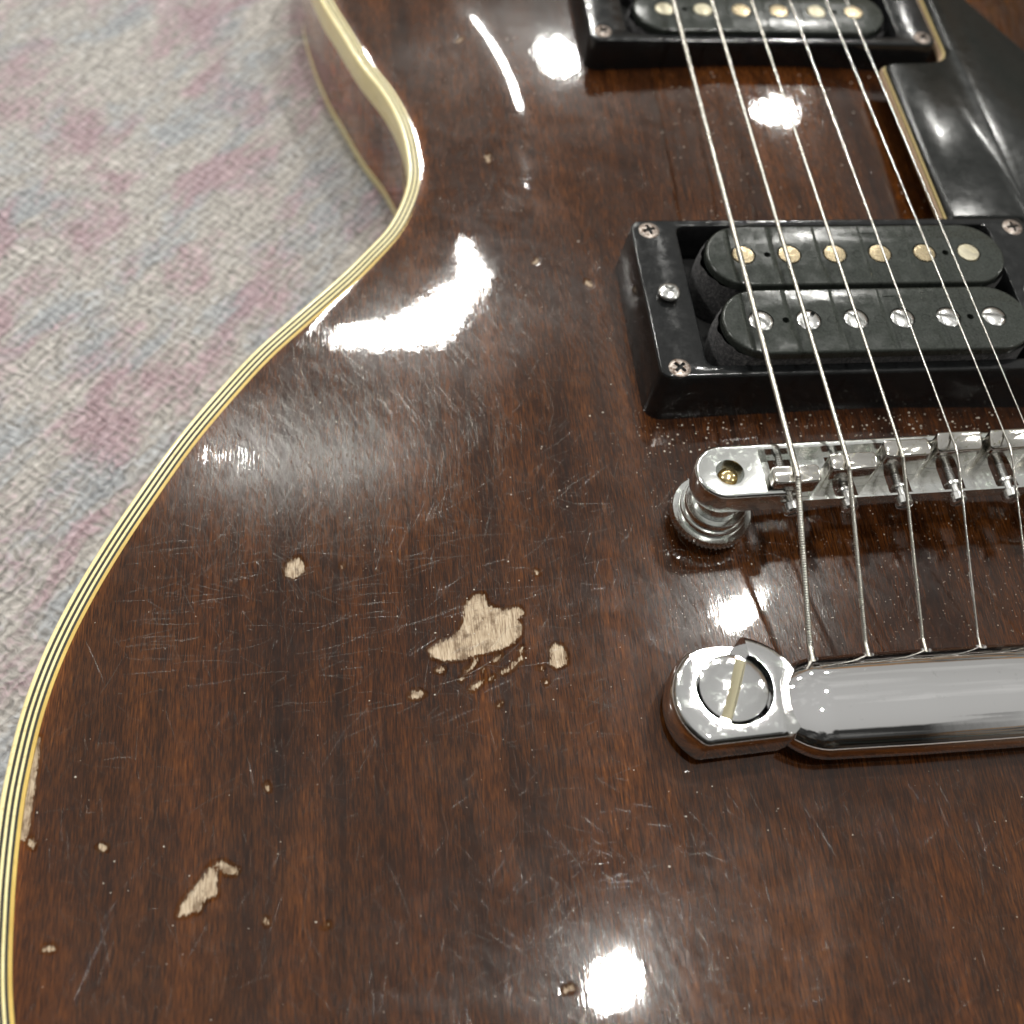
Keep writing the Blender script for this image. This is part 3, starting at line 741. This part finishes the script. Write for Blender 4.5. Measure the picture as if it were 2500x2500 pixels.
link('ply', *prism(PGL, [(-.75, PZ-3.5), (-.55, PZ-2.3)]), M_PLY_TAN, guard, 30)
link('guard_bracket', *box(60, 60, -6.5, 72, 70, PZ-3.5), M_BRIGHT, guard, 30)

# ---------------------------------------------------------------- bridge
BA = math.radians(1.25); BC = (-37.9, .4)
def rb(V): return [rot2(v_, BA, BC) for v_ in V]
bz1 = 14.5
V, F = prism(stadium(0, .8, 44.2, 5.6), [(.9, 8.2), (.3, 8.6)]+bevel_prof(9.0, bz1, .8, 4, .15)[0:])
bar = link('bridge', rb(V), F, M_BRIDGE, guitar, 40)
SADX = [-26.8, -15.8, -5.2, 5.5, 16.1, 26.6]; SADY = [-2.1, -.5, 1.3, 2.3, 2.4, 2.5]
cuts = [box(-31.8, -4.0, 11.4, 31.8, 4.9, 20)]
cuts += [box(x-2.2, -4.3, 7.5, x+2.2, 4.3, 20) for x in SADX]
cuts += [box(-28.6, -7, 11.6, 31.0, -3.0, 20)]
cuts += [lathe(-37.9, .4, [(2.65, 11.0), (2.65, 20)], 28), lathe(37.9, 1.2, [(2.65, 11.0), (2.65, 20)], 28)]
cut(bar, [(rb(V_), F_) for V_, F_ in cuts], 35)
for x in (-37.9, 37.9):
    y = .4 if x < 0 else 1.2
    s_ = (lambda V_: rb(V_))
    V, F = lathe(x, y, [(1.9, 3), (1.9, 12.6), (1.7, 13.3), (1.15, 13.75), (.5, 13.9)], 24)
    link('bridge_post', rb(V), F, M_SLUGPALE if x > 0 else metal('brass_post_tip', (.66, .52, .26), .15, .3, (.7, .68, .6), .004, .9), bar, 50)
    ztw = float(zs(x, y))
    V = []; F = []; n = 54
    prof = [(6.8, ztw+2.3), (7.7, ztw+2.6), (7.9, ztw+3.0), (7.9, ztw+4.5), (7.5, ztw+4.85), (6.5, ztw+4.9), (6.45, ztw+4.95), (6.4, ztw+6.1), (6.3, ztw+6.25), (5.9, ztw+6.3), (5.85, ztw+6.35), (5.8, ztw+7.8), (5.65, ztw+8.0), (4.7, ztw+8.05), (4.65, ztw+8.1), (4.5, 8.6)]
    for k_, (r_, z_) in enumerate(prof):
        for k in range(n*2):
            a = math.pi*k/n; kn = (.42 if k % 2 else 0) if k_ in (1, 2, 3) else 0
            V.append((x+(r_-kn)*math.cos(a), y+(r_-kn)*math.sin(a), z_))
    for a in range(len(prof)-1):
        for k in range(2*n): j = (k+1) % (2*n); F.append([a*2*n+k, a*2*n+j, (a+1)*2*n+j, (a+1)*2*n+k])
    F.append(list(range(2*n))[::-1]); F.append([(len(prof)-1)*2*n+k for k in range(2*n)])
    link('thumbwheel', rb(V), F, M_BRIDGE, bar, 35)
    link('post_bush', rb(lathe(x, y, [(5.6, ztw-1), (5.6, ztw+.5), (5.2, ztw+.7)], 32)[0]), lathe(x, y, [(5.6, 0), (5.6, 1), (5.2, 2)], 32)[1], M_BRIDGE, bar, 40)

STR_R = [.60, .47, .35, .24, .20, .165]
# string paths: hole in the tailpiece, saddle crest, then along to the neck
S_SAD = [(-26.9,-2.2,17.6),(-17.2,-1.0,18.2),(-6.8,.3,18.7),(3.7,.5,18.8),(14.4,.3,18.5),(19.9,.3,17.5)]
S_NECK = [(-24.5,134.9,14.0),(-15.1,134.5,14.5),(-5.2,134.3,14.9),(4.5,134.4,15.0),(14.1,135.1,14.7),(20.0,136.3,13.9)]
S_TAIL = [(-26.2,-29.2,3.0),(-15.8,-29.2,3.0),(-4.9,-29.0,3.0),(5.6,-29.4,3.0),(16.5,-29.4,3.0),(26.4,-29.4,3.0)]

for i, (x, y) in enumerate(zip(SADX, SADY)):
    zc_ = S_SAD[i][2]-STR_R[i]
    hy = 1.6; hx = 4.45
    V, F = prism(rrect(x-hx, y-hy-.2, x+hx, y+hy, .75, 4), [(0, 11.45), (0, 13.2)]+bevel_prof(14, zc_+.25, .32, 2)[1:])
    if i >= 3: V = [(a, b, c-(max(0, (y+1.2-b))*.55 if c > 14 else 0)) for a, b, c in V]
    else: V = [(a, b, c-(max(0, (y-.6-b))*.35 if c > 14 else 0)) for a, b, c in V]
    sd_ = link('saddle', rb(V), F, M_SADDLE, bar, 40)
    sxp, syp, szp = S_SAD[i]
    nt_, nf_ = tube([(sxp, y-6, szp-.15), (sxp, y+6, szp-.15)], max(.22, STR_R[i]*1.05), 10)
    cut(sd_, [(nt_, nf_)], 40)
    # adjusting screw: threaded shaft, collar and slotted head in front of the bar
    prof = []
    yy = -5.0
    ts = np.arange(-3.2, 5.0, .22)
    P = [(0, -7.1), (1.25, -7.1), (1.62, -6.75), (1.62, -5.35), (1.5, -5.2), (.95, -5.15), (.95, -3.4), (1.5, -3.35), (1.55, -2.9), (1.0, -2.85)]+[(.95 if k % 2 else .68, t) for k, t in enumerate(ts)]+[(0, 5.0)]
    zc2 = 11.15
    n = 18; V = []; F = []
    for r_, t in P: V += [(x+r_*math.cos(2*math.pi*k/n), t, zc2+r_*math.sin(2*math.pi*k/n)) for k in range(n)]
    for a in range(len(P)-1):
        for k in range(n): j = (k+1) % n; F.append([a*n+k, a*n+j, (a+1)*n+j, (a+1)*n+k])
    sc_ = link('saddle_screw', rb(V), F, M_BRIGHT, bar, 35)
    c_ = box(-3, -8, -.3, 3, -6.3, .3); aa = [.5, 1.2, .2, .9, 1.5, .4][i]
    cv = [(x+v_[0]*math.cos(aa)-v_[2]*math.sin(aa), v_[1], zc2+v_[0]*math.sin(aa)+v_[2]*math.cos(aa)) for v_ in c_[0]]
    cut(sc_, [(rb(cv), c_[1])], 35)

# ---------------------------------------------------------------- stop tailpiece
def tail_section(x, n=36):
    """closed (y, z) section of the bar at x"""
    t = min(1.0, max(0.0, (abs(x)-8)/27)); g = 1-.05*t
    cy, cz = -39.6, 0.2; a, b = 9.3*g, 5.6*(1-.06*t)
    pts = []
    for k in range(n):
        th = 2*math.pi*k/n; c, s = math.cos(th), math.sin(th)
        ex = 2/2.05 if s > 0 else 2/3.6
        yy = a*abs(c)**ex*(1 if c > 0 else -1); zz = (b if s > 0 else 4.6)*abs(s)**ex*(1 if s > 0 else -1)
        pts.append((cy+yy, cz+zz+(.05*yy if s > 0 else 0)))
    return pts
V = []; F = []; xsn = np.concatenate([np.linspace(-36, -21, 16), np.linspace(-19.5, 19.5, 23), np.linspace(21, 36, 16)]); n = 36
for x in xsn:
    e_ = max(0, (abs(x)-25.5)/8.5); sq = max(.30, 1-.42*e_*e_)
    for (yy, zz) in tail_section(x): V.append((x, -39.6+(yy+39.6)*sq, .2+(zz-.2)*sq))
for a in range(len(xsn)-1):
    for k in range(n): j = (k+1) % n; F.append([a*n+k, a*n+j, (a+1)*n+j, (a+1)*n+k])
F.append(list(range(n))[::-1]); F.append([(len(xsn)-1)*n+k for k in range(n)])
tail = link('tailpiece', V, F, M_CHROME, guitar, 50)
cut(tail, [tube([(x, -42, z-.6), (x, -34, z-.15), (x, -24, z+.35)], .95, 12) for x, y, z in S_TAIL], 50)
for sgn in (-1, 1):
    cx, cy = sgn*41.4, -37.9
    def mir(V): return [(sgn*v_[0], v_[1], v_[2]) for v_ in V]
    lp = []
    for k in range(64):
        a = 2*math.pi*k/64; r_ = 12.2
        x, y = r_*math.cos(a), r_*math.sin(a)
        y = max(y, -9.4+.6*math.cos(a)); lp.append((-41.1+x, -37.6+y*.93))
    V, F = prism(lp, [(1.6, -5.0), (.5, -4.2), (.1, -2.2), (.05, -1.0)]+[(.12, 2.4), (.35, 3.3), (.75, 3.95), (1.3, 4.35), (1.9, 4.5)])
    lug = link('tailpiece_lug', mir(V), F, M_LUG, tail, 45)
    sl = [(-41.9+6.9*math.cos(a), -36.4+6.9*math.sin(a)) for a in np.linspace(math.radians(158), math.radians(417), 30)]
    sl += [(-38.6, -22), (-49.0, -22)]
    fa = .30
    fac = [(-34.2+v_[0]*math.cos(fa)+v_[2]*math.sin(fa)+.13*v_[1], -38+v_[1], 4.5-v_[0]*math.sin(fa)+v_[2]*math.cos(fa)) for v_ in box(-.01, -20, 0, 20, 20, 12)[0]]
    cut(lug, [(mir(prism(sl, [(0, -2.0), (0, 8)])[0]), prism(sl, [(0, -2.0), (0, 8)])[1]), (mir(fac), box(0,0,0,1,1,1)[1])], 35)
    zt = 3.7
    st = link('tailpiece_stud', mir(lathe(-41.9, -36.4, [(4, -7), (4, -2.6), (6.1, -2.5), (6.25, 2.4), (6.2, zt), (6.0, zt+.35), (5.0, zt+.75), (3.2, zt+1.05), (1.2, zt+1.2)], 44)[0]), lathe(0, 0, [(1, i) for i in range(9)], 44)[1], M_LUG, tail, 45)
    a = math.radians(66)
    bx = box(-8, -.95, zt-.25, 8, .95, zt+5)
    cut(st, [(mir([rot2((v_[0]-41.9, v_[1]-36.4, v_[2]), a, (-41.9, -36.4)) for v_ in bx[0]]), bx[1])], 35)
    bx = box(-5.7, -.93, zt-1, 5.7, .93, zt-.2)
    link('slot_dirt', mir([rot2((v_[0]-41.9, v_[1]-36.4, v_[2]), a, (-41.9, -36.4)) for v_ in bx[0]]), bx[1], M_SLOT, st, 0)

# ---------------------------------------------------------------- strings
names = ['thickest wound string with visible ridges', None, None, None, None, None]
for i in range(6):
    s, nk, tl = np.array(S_SAD[i]), np.array(S_NECK[i]), np.array(S_TAIL[i])
    far = s+(nk-s)*(258-s[1])/(nk[1]-s[1])
    ctrl = [tl+np.array([0, -8, -.5]), tl+np.array([0, -2.0, -.15]), tl, tl+(s-tl)*.05, tl+(s-tl)*.5, tl+(s-tl)*.955, s+np.array([0, -.5, -.12]), s+np.array([0, .3, .0]), s+(nk-s)*.02, s+(nk-s)*.5, nk, far]
    C_ = np.array(ctrl); seg = np.linalg.norm(np.diff(C_, axis=0), axis=1); cum = np.concatenate([[0], np.cumsum(seg)])
    if i < 3: per = (.46, .36, .27)[i]; step = per/4
    else: step = 2.0
    t = np.arange(0, cum[-1], step)
    P = np.stack([np.interp(t, cum, C_[:,k]) for k in range(3)], 1)
    R = np.full(len(t), STR_R[i])
    if i < 3: R = R*(1-(.10, .07, .04)[i]*(.5-.5*np.cos(2*np.pi*t/per)))
    V, F = tube(P, R, 10)
    link('string', V, F, M_NICKEL if i < 3 else M_STEEL, guitar, 180, names[i])

# ---------------------------------------------------------------- neck end: fretboard stub beyond the neck pickup
link('fretboard', *prism(rrect(-27, 172.5, 27, 268, 1.5), [(0, -1), (0, 6.0), (1.0, 6.6)]), simple('dark_fretboard', (.03, .018, .012), .5), guitar, 40)
for k, y in enumerate((176, 190, 205, 221, 238, 256)):
    link('fret', *tube([(-26.5, y, 6.7), (26.5, y, 6.7)], .9, 8), M_BRIGHT, guitar, 60)

# ---------------------------------------------------------------- handling wear: scratches and dust on the lacquer
def on_guitar(x, y):
    if -47 < x < 47 and 24 < y < 69: return False
    if -47 < x and 126 < y: return False
    if -56 < x and -50 < y < -27: return False
    return True
SV = []; SF = []; SS = []
def scratch(pts, wd, st):
    P = np.array(pts); n = len(P)
    T = np.gradient(P, axis=0); T /= np.linalg.norm(T,axis=1)[:,None]+1e-9; S = np.stack([-T[:,1], T[:,0]], 1)
    k0 = len(SV)
    for k in range(n):
        tp = math.sin(math.pi*(k+.35)/(n-.3))**.5
        for o_, h in ((-.5, .012), (0, .012+.13*wd), (.5, .012)):
            q = P[k]+S[k]*o_*wd*tp; SV.append((q[0], q[1], float(zs(q[0], q[1]))+h)); SS.append(st)
    for k in range(n-1):
        for c in (0, 1): a = k0+k*3+c; SF.append([a, a+1, a+4, a+3])
def rand_scratches(num, xr, yr, lr, wr, sr, ang=None, spread=3.14, cloud=False):
    c = 0
    while c < num:
        if cloud: x = RNG.normal(sum(xr)/2, (xr[1]-xr[0])/4.6); y = RNG.normal(sum(yr)/2, (yr[1]-yr[0])/4.6)
        else: x = RNG.uniform(*xr); y = RNG.uniform(*yr)
        a = RNG.uniform(0, math.pi) if ang is None else RNG.normal(ang, spread)
        l = RNG.uniform(*lr)*RNG.uniform(.4, 1); cv = RNG.normal(0, .02)
        pts = []; ok = True
        for k in range(5):
            pts.append((x, y)); x += math.cos(a)*l/4; y += math.sin(a)*l/4; a += cv*l/4
        for p_ in (pts[0], pts[-1]):
            gi = int(round(p_[0]-GX[0])); gj = int(round(p_[1]-GY[0]))
            if not (0 <= gi < len(GX) and 0 <= gj < len(GY)) or DIST[gj, gi] < 5 or not on_guitar(*p_): ok = False
        if not ok: continue
        scratch(pts, RNG.uniform(*wr), RNG.uniform(*sr)); c += 1
rand_scratches(4200, (-165, 40), (-92, 155), (2, 9), (.04, .075), (.05, .30))
rand_scratches(2600, (-156, -74), (-6, 50), (3, 13), (.04, .08), (.08, .45), 1.75, .45, True)
rand_scratches(700, (-140, -60), (-20, 60), (3, 12), (.04, .075), (.08, .4), 2.4, .5, True)
rand_scratches(900, (-140, -60), (40, 75), (2, 9), (.04, .08), (.10, .45), None, 3, True)
rand_scratches(500, (-100, -48), (50, 155), (2, 8), (.03, .07), (.05, .25))
rand_scratches(500, (-58, -6), (-44, 4), (2, 7), (.04, .08), (.12, .5), None, 3, True)
rand_scratches(500, (-96, -38), (-100, -54), (2, 8), (.04, .085), (.10, .5), None, 3, True)
rand_scratches(110, (-165, 40), (-92, 155), (5, 16), (.05, .10), (.12, .42))
rand_scratches(110, (-150, -85), (-26, 14), (7, 18), (.04, .08), (.15, .45), .12, .15)
rand_scratches(90, (-110, -60), (-40, 10), (3, 10), (.05, .10), (.15, .42), .25, .35)
scr = link('scratches', SV, SF, M_SCRATCH, top, 0)
scr['kind'] = 'stuff'
scr.data.polygons.foreach_set('use_smooth', [True]*len(scr.data.polygons))
at = scr.data.attributes.new('strength', 'FLOAT', 'POINT'); at.data.foreach_set('value', np.array(SS, np.float32))

DV = MB()
def speck(x, y, r):
    z = float(zs(x, y)); n = 6; a0 = RNG.uniform(0, 6.28); el = RNG.uniform(.5, 1)
    V = [(x+r*math.cos(a0+k*math.pi/3)*RNG.uniform(.7, 1.2), y+el*r*math.sin(a0+k*math.pi/3)*RNG.uniform(.7, 1.2), z+.005) for k in range(n)]+[(x, y, z+.6*r)]
    DV.add(V, [[k, (k+1) % n, n] for k in range(n)])
for num, xr, yr, rr in ((420, (-164, 40), (-92, 155), (.05, .12)), (800, (-48, 40), (-30, 27), (.04, .12)), (60, (-164, 40), (-92, 155), (.12, .24)), (110, (-48, 30), (16, 25), (.10, .28)), (90, (-30, 30), (70, 126), (.10, .24)), (30,(-95,-70),(-34,-8),(.08,.2))):
    c = 0
    while c < num:
        x = RNG.uniform(*xr); y = RNG.uniform(*yr)
        gi = int(round(x-GX[0])); gj = int(round(y-GY[0]))
        if DIST[gj, gi] < 5 or not on_guitar(x, y): continue
        speck(x, y, RNG.uniform(*rr)); c += 1
ds = DV.build('dust_specks', M_DUST, top, 0); ds['kind'] = 'stuff'
